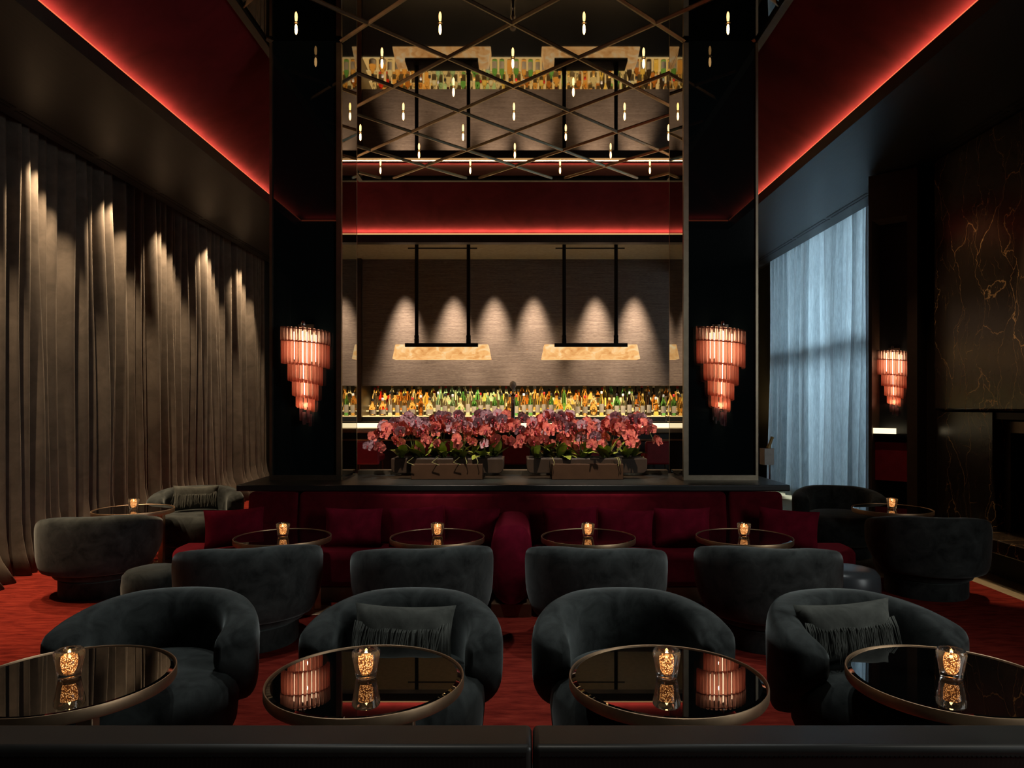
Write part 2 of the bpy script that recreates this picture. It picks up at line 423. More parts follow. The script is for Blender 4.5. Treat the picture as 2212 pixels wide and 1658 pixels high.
struct(MB().box(-2.37, 2.25, 6.02, 7.06, ZL - .052, ZL).build('trim_4', M['ledge'], bevel=.008))
struct(MB().box(-2.2, 2.08, 6.42, 7.0, 0, ZL - .053).build('wall_ledge', M['bar_dark']))
struct(MB().box(-1.56, 1.42, 6.93, 7.04, ZL, ZL + .04).build('trim_5', M['trim']))

# ------------------------------------------------------------------ left curtain
def drape(name, xw, y0, y1, z0, z1, side, wmin, wmax, dmin, dmax, mat, nz=26, flare=.30, seed=3, nf=9):
    rnd = random.Random(seed); ys, fx = [], []
    y = y0
    knots = []
    while y < y1:
        w_ = rnd.uniform(wmin, wmax); d_ = rnd.uniform(dmin, dmax); ph = rnd.uniform(0, 6.28); am = rnd.uniform(.003, .016)
        knots.append((y, w_, d_, ph, am)); y += w_
    cols = []
    for (yy, w_, d_, ph, am) in knots:
        for i in range(nf):
            u = i / nf
            cols.append((yy + u * w_, d_ * (1 - abs(2 * u - 1) ** 1.7), ph, am, u))
    mb = MB(); nv = len(cols); vs, fs = [], []
    for j in range(nz):
        t = j / (nz - 1); z = z0 + (z1 - z0) * t
        fl = flare * max(0, 1 - t / .12) ** 2
        for (yy, dd, ph, am, u) in cols:
            sp_ = 1 + .35 * (1 - t)
            wob = am * math.sin(2.1 * z + ph) * math.sin(PI * u)
            vs.append((xw + side * (dd * sp_ * (.78 + .22 * math.sin(.6 * z + ph) ** 2) + fl * (.6 + .4 * math.sin(ph * 3))), yy + wob, z + (.02 * math.sin(ph * 5) * (1 if j == 0 else 0) if z0 > .02 else 0)))
    for j in range(nz - 1):
        for i in range(nv - 1): fs.append((j * nv + i, j * nv + i + 1, (j + 1) * nv + i + 1, (j + 1) * nv + i))
    mb.add(vs, fs)
    o = mb.build(name, mat, ang=180)
    sd = o.modifiers.new('solid', 'SOLIDIFY'); sd.thickness = .006; sd.offset = 0
    return o
tag(drape('curtain', -4.66, -1.5, 12.9, .006, 4.40, 1, .08, .25, .07, .17, M['curtain']), 'floor length taupe velvet curtain lit in scallops along the left wall', 'curtain')
tag(drape('curtain', 4.56, 9.2, 12.86, .05, 4.20, -1, .07, .20, .07, .16, M['sheer'], flare=0, seed=11), 'sheer blue grey curtain with daylight behind it, right side', 'curtain')
# window behind the sheer
def pane_mat():
    m, nt, b, o = new_mat('window glass')
    t = nt.nodes.new('ShaderNodeBsdfTransparent'); g = nt.nodes.new('ShaderNodeBsdfGlossy'); g.inputs['Roughness'].default_value = .0
    mx = nt.nodes.new('ShaderNodeMixShader'); mx.inputs[0].default_value = .05
    nt.links.new(t.outputs[0], mx.inputs[1]); nt.links.new(g.outputs[0], mx.inputs[2]); nt.links.new(mx.outputs[0], o.inputs['Surface']); return m
wf = MB()
for y in (9.3, 10.35, 11.42, 12.82): wf.box(4.68, 4.76, y, y + .08, 0, 4.2)
for z in (0.0, 2.3, 4.08): wf.box(4.68, 4.76, 9.3, 12.9, z, z + (.16 if z == 2.3 else .1))
wo = struct(wf.build('window_1', M['black_metal'], smooth=False))
MB().box(4.715, 4.725, 9.3, 12.9, .05, 4.15).build('pane', pane_mat(), wo)
wf = MB()
for y in (-.4, .66, 1.72): wf.box(4.84, 4.92, y, y + .08, 1.2, 3.9)
for z in (1.2, 3.8): wf.box(4.84, 4.92, -.4, 1.8, z, z + .1)
wo2 = struct(wf.build('added_window', M['black_metal'], smooth=False))  # unseen window, added to carry the key light on the chairs
DAY = (.72, .90, 1)
lamp('daylight', 'AREA', (6.6, 11.1, 2.9), 520, DAY, (4.7, 11.1, 2.0), shape='RECTANGLE', size=3.0, size_y=2.4)
lamp('daylight', 'AREA', (5.3, .7, 2.7), 105, (.95, 1, .98), (.0, 4.6, .4), shape='RECTANGLE', size=2.0, size_y=2.4)  # added key light for the chairs, outside the added window

# ------------------------------------------------------------------ right side: angled pilaster with made-up niche for a mirror, and marble fireplace
struct(MB().prism([(4.13, 8.285), (4.49, 7.97), (4.40, 7.62), (4.77, 7.6), (4.77, 9.22), (4.60, 9.22)], 0, ZS - .001).build('pillar_corner', M['wood_dark']))
A_, B_ = Vector((3.842, 7.957, 0)), Vector((4.203, 7.641, 0))
u_ = (B_ - A_).normalized(); L_ = (B_ - A_).length
nz = math.atan2(u_.y, u_.x)
mir = tag(empty('mirror_standin', A_, nz), 'niche in bronzed timber frame, standing in for dark mirror between sheer curtain and fireplace', 'niche')  # made-up recess; its contents replace the reflections in a mirror panel
f_ = MB().box(0, .035, -.02, .40, 0, ZS - .01).box(L_ * .80, L_, -.02, .40, 0, ZS - .01).box(.035, L_ * .80, -.02, .40, 3.55, ZS - .01).box(.035, L_ * .80, -.02, .40, 0, .12)
f_.build('frame', M['wood_dark'], mir, smooth=False)
MB().box(.036, L_ * .80 - .001, .27, .30, .121, 3.549).build('back_panel', M['bar_dark'], mir, smooth=False)
MB().box(.036, L_ * .80 - .001, .03, .268, 1.19, 1.215).build('shelf', M['bar_dark'], mir, smooth=False)
MB().box(.036, L_ * .55, .028, .0299, 1.217, 1.275).box(.036, L_ * .55, .03, .04, 1.2155, 1.275).build('counter_standin', M['counter_glow'], mir, smooth=False)  # added glow in place of the lit counter's reflection
MB().box(.036, L_ * .80 - .001, .10, .268, .70, 1.12).build('sofa_standin', M['leather_red'], mir, smooth=False)  # added red block in place of a reflected red seat
fp = tag(empty('fireplace', (4.3, 6.2, 0)), 'dark brown marble fireplace with golden veins on the right wall', 'fireplace')
MB().box(-.03, .47, -1.6, 1.26, 1.475, ZS - .002).build('chimney_breast', M['marble'], fp, bevel=.02)
MB().box(0, .47, .38, 1.24, 0, 1.46).build('side_panel', M['marble'], fp)
MB().box(0, .47, -1.6, -.75, 0, 1.46).build('side_panel', M['marble'], fp)
MB().box(.30, .47, -.75, .38, .38, 1.46).box(.02, .30, -.75, .38, 1.40, 1.46).build('firebox', M['black_metal'], fp)
g = MB().box(.10, .13, .28, .36, .40, 1.38).box(.10, .13, -.73, -.65, .40, 1.38).box(.10, .13, -.65, .28, 1.28, 1.38)
g.build('firebox_frame', M['bronze_dark'], fp)
MB().box(-.22, .47, -1.6, .46, .25, .375).build('hearth', M['marble'], fp, bevel=.012)
MB().box(-.02, .4, -1.55, .37, 0, .249).build('plinth', M['black_metal'], fp)

# ------------------------------------------------------------------ bar room beyond the opening
struct(MB().box(-3.05, 4.5, 13.95, 14.1, 1.90, 4.34).build('wall_back', M['grasscloth']))
struct(MB().box(-3.30, -3.05, 13.86, 14.9, 0, 4.34).build('trim_6', M['bronze_dark']))
struct(MB().box(-4.7, -3.3, 13.95, 14.1, 0, 4.34).build('wall_bar', M['dark_paint']))
bb = tag(empty('back_bar', (CX, 14.4, 0)), 'stepped back bar cabinet with lit shelves under the grasscloth wall', 'bar shelf')
MB().box(-2.97, 4.4, -.5, .55, 0, 1.30).build('cabinet', M['bar_dark'], bb)
for i, (ya, z) in enumerate(((-.48, 1.30), (-.16, 1.40), (.10, 1.50))):
    MB().box(-2.97, 4.4, ya, .5, z, z + .02).build('shelf', M['lit_shelf'], bb)
    MB().box(-2.97, 4.4, ya - .006, ya, z + .002, z + .018).build('shelf_light', M['shelf_glow'], bb)
MB().box(-2.85, 3.02, .45, .48, 1.52, 1.68).build('lit_backing', M['bottle_back'], bb)

def bottle_meshes():
    prof = {
        'round': ([(.036, 0), (.040, .006), (.040, .17), (.034, .20), (.0165, .228), (.0145, .285)], .285, 16),
        'square': ([(.042, 0), (.046, .006), (.046, .155), (.040, .182), (.018, .196), (.0165, .25)], .25, 4),
        'tall': ([(.033, 0), (.036, .006), (.036, .20), (.028, .235), (.015, .262), (.0138, .315)], .315, 16),
        'squat': ([(.046, 0), (.055, .01), (.055, .11), (.044, .155), (.018, .185), (.0165, .235)], .235, 16),
        'wine': ([(.035, 0), (.0375, .005), (.0375, .185), (.030, .215), (.0145, .25), (.0135, .31)], .31, 16)}
    out = {}
    for k, (p, top, n) in prof.items():
        mb = MB().lathe(p, n)
        if n == 4:
            c, s = math.cos(PI / 4), math.sin(PI / 4); mb.v = [(x * c - y * s, x * s + y * c, z) for x, y, z in mb.v]
        out[k] = (mb, top, p)
    return out
BP = bottle_meshes(); bm_cache, cap_cache, lab_cache = {}, {}, {}
def bottle(kind, colr, cap, loc, sc, label_on):
    mb, top, p = BP[kind]
    if (kind, colr) not in bm_cache: bm_cache[kind, colr] = mb.mesh('bottle', M['bottle_' + colr], True, 50)
    o = bpy.data.objects.new('bottle', bm_cache[kind, colr]); COL.objects.link(o); o.location = loc; o.scale = (sc, sc, sc * random.uniform(.94, 1.06))
    o.rotation_euler = (0, 0, random.uniform(-.15, .15))
    if (kind, cap) not in cap_cache:
        r = p[-1][0] + .003
        cap_cache[kind, cap] = MB().lathe([(r, top - .012), (r, top + .022), (r * .8, top + .027)], 12).mesh('cap', M['cap_' + cap])
    c = bpy.data.objects.new('cap', cap_cache[kind, cap]); COL.objects.link(c); c.parent = o
    if label_on:
        if kind not in lab_cache:
            r = p[2][0] + .0015; zt = p[2][1]
            if kind == 'square':
                h = r / math.sqrt(2) + .001; l = MB().box(-h * .8, h * .8, -h - .001, -h, zt * .25, zt * .8)
            else:
                l = MB().grid(lambda a, b: (r * math.sin((a - .5) * 2.0), -r * math.cos((a - .5) * 2.0), zt * (.22 + .6 * b)), 9, 3)
            lab_cache[kind] = l.mesh('paper_label', M['cream'])
        c = bpy.data.objects.new('paper_label', lab_cache[kind]); COL.objects.link(c); c.parent = o
    return o
seq = {}
tiers = ((13.98, 1.322, 1.32, 'lowest'), (14.29, 1.422, 1.32, 'middle'), (14.58, 1.522, 1.25, 'top'))
cnt = {}
pend = []
for ti, (y, z, sc, tn) in enumerate(tiers):
    x = -2.93
    while x < 3.0:
        zone = (x + 2.86) / 5.4
        r = random.random()
        if zone < .18: c = random.choice(['amber', 'amber', 'brown', 'yellow', 'amber', 'clear', 'red'])
        elif zone < .45: c = random.choice(['clear', 'green', 'teal', 'clear', 'clear', 'yellow', 'teal'])
        elif zone < .8: c = random.choice(['amber', 'clear', 'amber', 'yellow', 'brown', 'green', 'clear', 'amber'])
        else: c = random.choice(['dark', 'green', 'yellow', 'dark', 'brown', 'clear'])
        kd = random.choice(['round', 'square', 'tall', 'squat', 'wine', 'round', 'tall'])
        if c == 'dark': kd = 'wine'
        cap = random.choice(['black', 'gold', 'red', 'silver', 'white', 'black', 'gold'])
        wd = {'round': .04, 'square': .036, 'tall': .036, 'squat': .055, 'wine': .0375}[kd] * sc
        x += wd
        o = bottle(kd, c, cap, (x, y + random.uniform(-.012, .012), z), sc, random.random() < .85)
        n = cnt.get((c, tn), 0); cnt[c, tn] = n + 1
        pend.append((o, c, n, cap, kd, tn))
        x += wd + random.uniform(.018, .05)
cname = {'dark': 'near black', 'clear': 'clear glass'}
kname = {'round': 'round', 'square': 'square shouldered', 'tall': 'tall', 'squat': 'squat', 'wine': 'long necked'}
for o, c, n, cap, kd, tn in pend:
    cc = cname.get(c, c)
    tag(o, '%s %s bottle, %s cap, %s %s bottle from left on %s shelf' % (kname[kd], cc, cap, ORD[n] if n < 20 else str(n + 1) + 'th', c, tn), 'bottle', 'bottles on the back bar')
# counter
ct = tag(empty('bar_counter', (CX, 11.5, 0)), 'dark bar counter with glowing top edge beyond the tower opening', 'bar counter')
MB().box(-3.1, 3.1, -.22, .45, 1.175, 1.245).build('counter_edge', M['counter_glow'], ct)
MB().box(-3.1, 3.1, -.225, .45, 1.246, 1.258).build('counter_top', M['bar_dark'], ct)
MB().box(-3.1, 3.1, -.34, .40, 1.095, 1.165).build('nosing', plain('tan bronze nosing', (.52, .42, .27), .5, .1), ct, bevel=.02)
MB().box(-3.1, 3.1, -.18, .40, 0, 1.094).build('front_panel', M['bar_dark'], ct)
MB().tube([(-3.1, -.30, .985), (3.1, -.30, .985)], .016).build('rail', M['bronze'], ct)
tap = tag(empty('beer_tap', (-.12, 11.75, 1.258)), 'slim chrome tap column with a white ball top behind the orchids', 'tap')
MB().lathe([(.05, 0), (.05, .02), (.032, .04), (.032, .40), (.05, .44), (.03, .47)], 18).build('column', M['chrome'], tap)
MB().lathe([(.012, .47), (.012, .52), (.03, .535), (.052, .57), (.056, .60), (.045, .635), (.02, .655), (.001, .66)], 18).build('ball_handle', M['white'], tap)
MB().tube([(0, -.03, .34), (0, -.12, .34), (0, -.14, .30)], .014).build('spout', M['chrome'], tap)
tb = tag(MB().lathe([(.028, 0), (.038, .10), (.035, .10), (.026, .012)], 20).build('tumbler', M['tumbler'], None, (2.33, 11.42, 1.258)), 'empty clear tumbler standing at the right end of the bar counter', 'glass')
def make_stool():
    r = empty('bar_stool')
    MB().box(-.2, .2, -.2, .2, .70, .80).build('seat', M['leather_red'], r, bevel=.03)
    MB().box(-.2, .2, -.25, -.18, .66, 1.0).build('backrest', M['leather_red'], r, bevel=.03)
    for sx in (-1, 1):
        for sy in (-1, 1): MB().tube([(sx * .17, sy * .17, .70), (sx * .2, sy * .2, .0)], .014, 6).build('leg', M['bronze_dark'], r)
    return r
s0 = None
for x, l in ((-2.25, 'farthest left'), (-1.18, 'behind the left planter'), (-.06, 'between the two planters'), (.95, 'behind the right planter'), (2.02, 'farthest right')):
    o = make_stool() if s0 is None else copy_tree(s0); s0 = s0 or o
    o.location = (x, 10.75, 0); tag(o, 'red leather bar stool at the counter, the one %s' % l, 'bar stool', 'bar stools at the counter')
def make_armchair():
    r = empty('tan_chair')
    return r
# alabaster pendants
def pendant():
    r = empty('pendant_lamp')
    h, d = .117, .15
    w1, w0 = .745, .79
    vs = [(-w0, -d, -h), (w0, -d, -h), (w0, d, -h), (-w0, d, -h), (-w1, -d * .9, h), (w1, -d * .9, h), (w1, d * .9, h), (-w1, d * .9, h)]
    MB().add(vs, [(3, 2, 1, 0), (4, 5, 6, 7), (0, 1, 5, 4), (1, 2, 6, 5), (2, 3, 7, 6), (3, 0, 4, 7)]).build('alabaster_shade', M['alabaster'], r, (0, 0, 2.382), bevel=.012)
    MB().box(-.585, .585, -.17, .17, 2.455, 2.515).build('mount_bar', M['black_metal'], r, bevel=.006)
    for s in (-1, 1):
        MB().lathe([(.038, 2.515), (.038, 2.60), (.032, 2.61), (.038, 2.62), (.038, 2.65), (.03, 2.66), (.03, 4.338)], 16, (s * .42, 0, 0)).build('rod', M['black_metal'], r)
    MB().tube([(-.56, 0, 4.065), (.56, 0, 4.065)], .012).build('crossbar', M['black_metal'], r)
    return r
p1 = pendant(); p1.location = (-1.26, 11.7, 0); tag(p1, 'left long alabaster pendant lamp hung on two black rods over the bar', 'pendant lamp', 'alabaster pendants')
p2 = copy_tree(p1); p2.location = (1.13, 11.7, 0); tag(p2, 'right long alabaster pendant lamp hung on two black rods over the bar', 'pendant lamp', 'alabaster pendants')

# ------------------------------------------------------------------ orchid planters
def make_planter(x0, x1, lab):
    cx = (x0 + x1) / 2; hw = (x1 - x0) / 2
    r = tag(empty('planter', (cx, 6.66, ZL)), lab, 'planter', 'bronze orchid planters')
    mb = MB(); R = .05; pts = []
    for i in range(7):
        a = PI + i / 6 * PI / 2; pts.append((-hw + R + R * math.cos(a), .052 + R + R * math.sin(a)))
    for i in range(7):
        a = 1.5 * PI + i / 6 * PI / 2; pts.append((hw - R + R * math.cos(a), .052 + R + R * math.sin(a)))
    pts += [(hw, .185), (-hw, .185)]
    n = len(pts)
    vs = [(x, -.17, z) for x, z in pts] + [(x, .17, z) for x, z in pts]
    mb.add(vs, [tuple(range(n)), tuple(range(2 * n - 1, n - 1, -1))] + [(i, n + i, n + (i + 1) % n, (i + 1) % n) for i in range(n)])
    mb.build('trough', plain('brown patinated trough', (.040, .023, .012), .45, 0, .5), r, bevel=.006)
    MB().box(-.32, .32, -.215, .215, 0, .14).build('pedestal', plain('brown bronze pedestal', (.060, .029, .013), .65, 0, .2), r, bevel=.005)
    MB().box(-hw + .02, hw - .02, -.15, .15, .17, .188).build('soil', plain('dark soil', (.02, .014, .01), .9), r)
    return cx
make_planter(-1.1625, -.15, 'bronze trough planter of orchids left of the opening centre')
make_planter(.058, 1.142, 'bronze trough planter of orchids right of the opening centre')

def petal_grid(mb, ang, ln, wd, cup, mi=0):
    ca, sa = math.cos(ang), math.sin(ang)
    def fn(u, v):
        s = (u - .5) * 2; t = v
        wprof = wd * math.sin(PI * min(1, .08 + .92 * t)) ** .62 if t < 1 else 0
        x = s * wprof; y = ln * t; z = cup * (t * t) - .35 * cup * s * s + .004 * math.sin(6 * t + 3 * s)
        return (x * ca - y * sa, z, x * sa + y * ca)
    mb.grid(lambda u, v: (lambda p: (p[0], -p[1], p[2]))(fn(u, v)), 5, 6, mi=mi)
flower_mesh = {}
for cn in ('coral', 'mauve'):
    for var in range(3):
        f = MB(); e = random.uniform
        for a in (0, 2.25, -2.25): petal_grid(f, a + e(-.1, .1), .056, .022, e(-.006, .012))
        for a in (1.25, -1.25): petal_grid(f, a + e(-.1, .1), .056, .034, e(.004, .02))
        flower_mesh[cn, var] = f.mesh('flower', M[cn], True, 80)
f = MB().lathe([(.002, -.012), (.009, -.006), (.011, .003), (.006, .012), (.001, .015)], 8, (0, -.012, -.008))
f.tube([(0, -.012, -.012), (0, -.026, -.022), (0, -.024, -.032)], .006, 6)
lip_mesh = f.mesh('lip', M['lip'], True, 80)
def leaf_mesh(ln, wd, droop):
    def fn(u, v):
        s = (u - .5) * 2; w_ = wd * (math.sin(PI * (v * .94 + .05)) ** .75)
        a = v
        return (s * w_, ln * (a - .18 * droop * a * a), ln * (.55 * a - droop * a * a) + .18 * abs(s) * w_)
    return MB().grid(fn, 7, 10)
leaf_cache = [leaf_mesh(.21, .042, .25).mesh('leaf', M['leaf'], True, 80), leaf_mesh(.17, .045, .55).mesh('leaf', M['leaf'], True, 80), leaf_mesh(.19, .036, .05).mesh('leaf', M['leaf'], True, 80)]
def orchid(x, y, cn, lean, rnd, lab):
    r = tag(empty('orchid', (x, y, ZL + .188)), lab, 'orchid', 'orchids in the bronze planters')
    for i in range(6):
        l = bpy.data.objects.new('leaf', rnd.choice(leaf_cache)); COL.objects.link(l); l.parent = r
        a = rnd.choice([PI * .5, -PI * .5, PI, PI]) + rnd.uniform(-.65, .65)
        l.rotation_euler = (rnd.uniform(-.1, .55), 0, a); l.location = (rnd.uniform(-.03, .03), rnd.uniform(-.03, .02), 0); s = rnd.uniform(.8, 1.1); l.scale = (s, s, s)
    for k in range(2):
        h = rnd.uniform(.30, .40); dx = lean * rnd.uniform(.16, .34) + (k - .5) * .22; dy = rnd.uniform(-.20, .02)
        path = []
        for i in range(15):
            t = i / 14
            path.append(Vector((dx * t ** 1.6, dy * t ** 1.5 + .01 * k, h * math.sin(min(1, t * 1.45) * PI / 2) - (.25 * max(0, t - .62) / .38 * h / .3) * (t - .3))))
        MB().tube(path, lambda t: .0042 - .002 * t, 6).build('stem', M['stem'], r)
        nb = 7
        for i in range(nb):
            t = .42 + .58 * i / (nb - 1); q = path[min(14, int(t * 14))]
            cc = cn if rnd.random() < .8 else ('coral' if cn == 'mauve' else 'mauve')
            hz = q.z / h
            cc = 'mauve' if rnd.random() < (.72 if hz > .86 else .12) else 'coral'
            f = bpy.data.objects.new('flower', flower_mesh[cc, rnd.randrange(3)]); COL.objects.link(f); f.parent = r
            f.location = q + Vector((rnd.uniform(-.04, .04), -.025 + rnd.uniform(-.03, .015), rnd.uniform(-.035, .03)))
            f.rotation_euler = (rnd.uniform(-.35, .5), rnd.uniform(-.4, .4), rnd.uniform(-.75, .75)); s = rnd.uniform(.85, 1.12); f.scale = (s, s, s)
            lp = bpy.data.objects.new('lip', lip_mesh); COL.objects.link(lp); lp.parent = f
    for k in range(rnd.randrange(0, 3)):
        a = rnd.uniform(-.12, .12); pth = [(a, -.12, .0), (a + .02, -.17, .012), (a + .035 * rnd.choice([-1, 1]), -.186, -.03), (a + .03, -.184, -.03 - rnd.uniform(.01, .04))]
        MB().tube(pth, .0035, 5).build('aerial_root', M['root'], r)
rnd = random.Random(21)
pos = [(-1.05, -1), (-.86, -.6), (-.68, 0), (-.50, .4), (-.30, .6), (.18, -.6), (.38, -.3), (.58, 0), (.80, .5), (1.00, .55)]
pl = ['left end', 'second place', 'middle', 'fourth place', 'right end']
for i, (x, ln) in enumerate(pos):
    for j, (yy, cn) in enumerate(((6.60, 'coral'), (6.76, 'mauve'))):
        orchid(x + (.05 if j else -.03), yy, cn, ln, rnd, '%s orchid in bloom, %s row at the %s of the %s planter' % ('coral pink' if j == 0 else 'dusky mauve', 'front' if j == 0 else 'back', pl[i % 5], 'left' if i < 5 else 'right'))

# ------------------------------------------------------------------ glass rod sconces
rod_cache = {}
def sconce(x, lab, loc=None, rz=0, sc=1):
    r = tag(empty('wall_sconce', (x, PY0, 0)), lab, 'wall sconce', 'spiral glass rod sconces')
    MB().box(-.07, .07, -.022, -.001, 1.62, 2.24).build('back_plate', M['bronze_dark'], r)
    rings = [(2.225, .125, .205, .155, 'rod_clear', 0), (2.115, .215, .200, .150, 'rod_pink', 0), (1.925, .175, .158, .125, 'rod_pink', .04), (1.785, .165, .115, .10, 'rod_pink', .03),
             (1.65, .13, .078, .075, 'rod_pink', .02), (1.535, .11, .045, .05, 'rod_mauve', .01)]
    for k, (zt, ln, a, b, mt, sh) in enumerate(rings):
        arc = PI * (a + b) / 2 * 1.05; n = max(4, int(arc / .030))
        pth = []
        for i in range(n):
            u = i / (n - 1); th = PI * (1.04 - 1.08 * u)
            px, py = a * math.cos(th) + sh * (.5 - u), -.025 - b * max(0, math.sin(th))
            zz = zt - .055 * u
            pth.append((px * .97, py * .97 - .0, zz - .012))
            key = (mt, round(ln, 3))
            if key not in rod_cache:
                rod_cache[key] = MB().lathe([(.011, -ln), (.0145, -ln + .004), (.0145, -.004), (.011, 0)], 10).mesh('glass_rod', M[mt], True, 50)
            o = bpy.data.objects.new('glass_rod', rod_cache[key]); COL.objects.link(o); o.parent = r
            o.location = (px, py - .003 * (i % 2), zz - (.05 * ((i * 37) % 5) / 5 if k == 5 else 0))
        MB().tube(pth, .0055, 6).build('ring', M['sconce_ring'], r)
    for dx, z0, z1, rr in ((-.085, 1.93, 2.17, .022), (.085, 1.90, 2.15, .022), (0, 1.60, 2.18, .026)):
        MB().lathe([(rr * .4, z0), (rr, z0 + .012), (rr, z1 - .012), (rr * .4, z1)], 12, (dx, -.07, 0)).build('lamp_tube', M['sconce_core'], r)
    MB().lathe([(.012, 2.2), (.022, 2.215), (.02, 2.25), (.012, 2.262)], 12, (0, -.10, 0)).build('finial', M['chrome'], r)
    if loc is not None:
        r.location = loc; r.rotation_euler = (0, 0, rz); r.scale = (sc, sc, sc)
    Mx = Matrix.Translation(r.location) @ Matrix.Rotation(rz, 4, 'Z') @ Matrix.Scale(sc, 4)
    for z, e in ((2.06, 7.0), (1.84, 5.6), (1.66, 3.8), (1.53, 1.3)):
        lamp('sconce_lamp', 'POINT', Mx @ Vector((0, -.07, z)), e * sc * sc, (1, .60, .34), shadow_soft_size=.03)
    return r
sconce(-1.894, 'pink spiral glass rod sconce on the left black pier')
sconce(1.767, 'pink spiral glass rod sconce on the right black pier')
n_in = Vector((-u_.y, u_.x, 0))
sconce(0, 'smaller pink glass rod sconce standing in for a mirrored one by the sheer curtain', A_ + u_ * (L_ * .40) + n_in * .268 + Vector((0, 0, .28)), nz, .84)  # added sconce and lamps in place of a mirror image

# ------------------------------------------------------------------ red banquette under the ledge
sf = tag(empty('banquette', (CX, 5.6, 0)), 'long wine red velvet banquette below the orchid ledge', 'banquette')
def seat_block(x0, x1, endl, endr):
    pts = []
    def corner(cx_, cy_, r_, a0): return [(cx_ + r_ * math.cos(a0 + i / 8 * PI / 2), cy_ + r_ * math.sin(a0 + i / 8 * PI / 2)) for i in range(9)]
    ya, yb = -.04, .44
    pts += corner(x0 + .30, ya + .30, .30, PI) if endl else [(x0, ya)]
    pts += corner(x1 - .30, ya + .30, .30, 1.5 * PI) if endr else [(x1, ya)]
    pts += [(x1, yb), (x0, yb)]
    return MB().prism(pts, .12, .385)
for x0, x1, l, rr in ((-2.72, -.155, True, False), (.165, 2.76, False, True)):
    seat_block(x0, x1, l, rr).build('seat', M['red_velvet'], sf, bevel=.05, seg=5)
MB().box(-2.55, 2.6, .01, .40, .0, .115).box(-.14, .15, -.40, .01, 0, .095).build('plinth', M['plinth_wood'], sf)
def back_panel(x0, x1, rl=.06):
    mb = MB()
    prof = [(.36, .37), (.42, .80), (.54, .80), (.54, .37)]
    vs = [(x0, y, z) for y, z in prof] + [(x1, y, z) for y, z in prof]
    mb.add(vs, [(0, 1, 2, 3), (7, 6, 5, 4), (0, 4, 5, 1), (1, 5, 6, 2), (2, 6, 7, 3), (3, 7, 4, 0)])
    return mb
for x0, x1 in ((-2.20, -1.79), (-1.775, 1.79), (1.805, 2.26)):
    back_panel(x0, x1).build('backrest', M['red_velvet'], sf, bevel=.035, seg=4)
arm = MB()
def armf(u, v):
    a = 2 * PI * u; y = -.42 + .80 * v; e = 1 - max(0, (.10 - v) / .10) ** 2 * .30
    c, s = math.cos(a), math.sin(a)
    return (.155 * math.copysign(abs(c) ** .6, c) * e, y, .375 + (.275 * math.copysign(abs(s) ** .7, s)) * (e if s > 0 else 1))
arm.grid(armf, 32, 14, True)
n_ = len(arm.v); arm.f.append(tuple(range(31, -1, -1))); arm.mi.append(0)
arm.build('armrest', M['red_pillow'], sf, (.005, 0, 0), ang=70)

def pillow_mb(w, h, t, pull=.10):
    mb = MB()
    for sgn in (1, -1):
        def fn(u, v, sgn=sgn):
            a, b = 2 * u - 1, 2 * v - 1
            k = max(0, (1 - a ** 4) * (1 - b ** 4)) ** .55
            px = a * (1 - pull * (1 - b * b) * .55 * abs(a)); pz = b * (1 - pull * (1 - a * a) * .8 * abs(b))
            wr = .006 * math.sin(9 * a + 4 * b) * k
            return (px * w / 2, sgn * (t / 2 * k + wr * .6), pz * h / 2)
        g = MB().grid(fn, 19, 15)
        if sgn == 1: g.f = [f[::-1] for f in g.f]
        mb.add(g.v, g.f)
    return mb
pm = pillow_mb(.46, .31, .13).mesh('cushion', M['red_pillow'], True, 60)
plist = [(-2.29, 5.80, .545, .5, .0, 'at the left end of the banquette'), (-1.345, 5.83, .545, .06, .02, 'standing alone right of the left table'),
         (-.84, 5.87, .55, .05, -.05, 'behind the second table, its left one'), (-.40, 5.87, .545, -.06, .04, 'behind the second table, its right one'),
         (.41, 5.87, .55, .08, -.03, 'behind the third table, its left one'), (.845, 5.85, .535, -.08, .05, 'behind the third table, its right one'),
         (1.31, 5.84, .545, .04, 0, 'between the third and fourth table'), (2.13, 5.76, .545, -.35, .05, 'at the right end of the banquette')]
for x, y, z, rz, ry, l in plist:
    o = bpy.data.objects.new('cushion', pm); COL.objects.link(o); o.location = (x, y - .01, z); o.rotation_euler = (-.16, ry, rz)
    tag(o, 'crimson velvet cushion %s' % l, 'cushion', 'crimson cushions on the banquette')

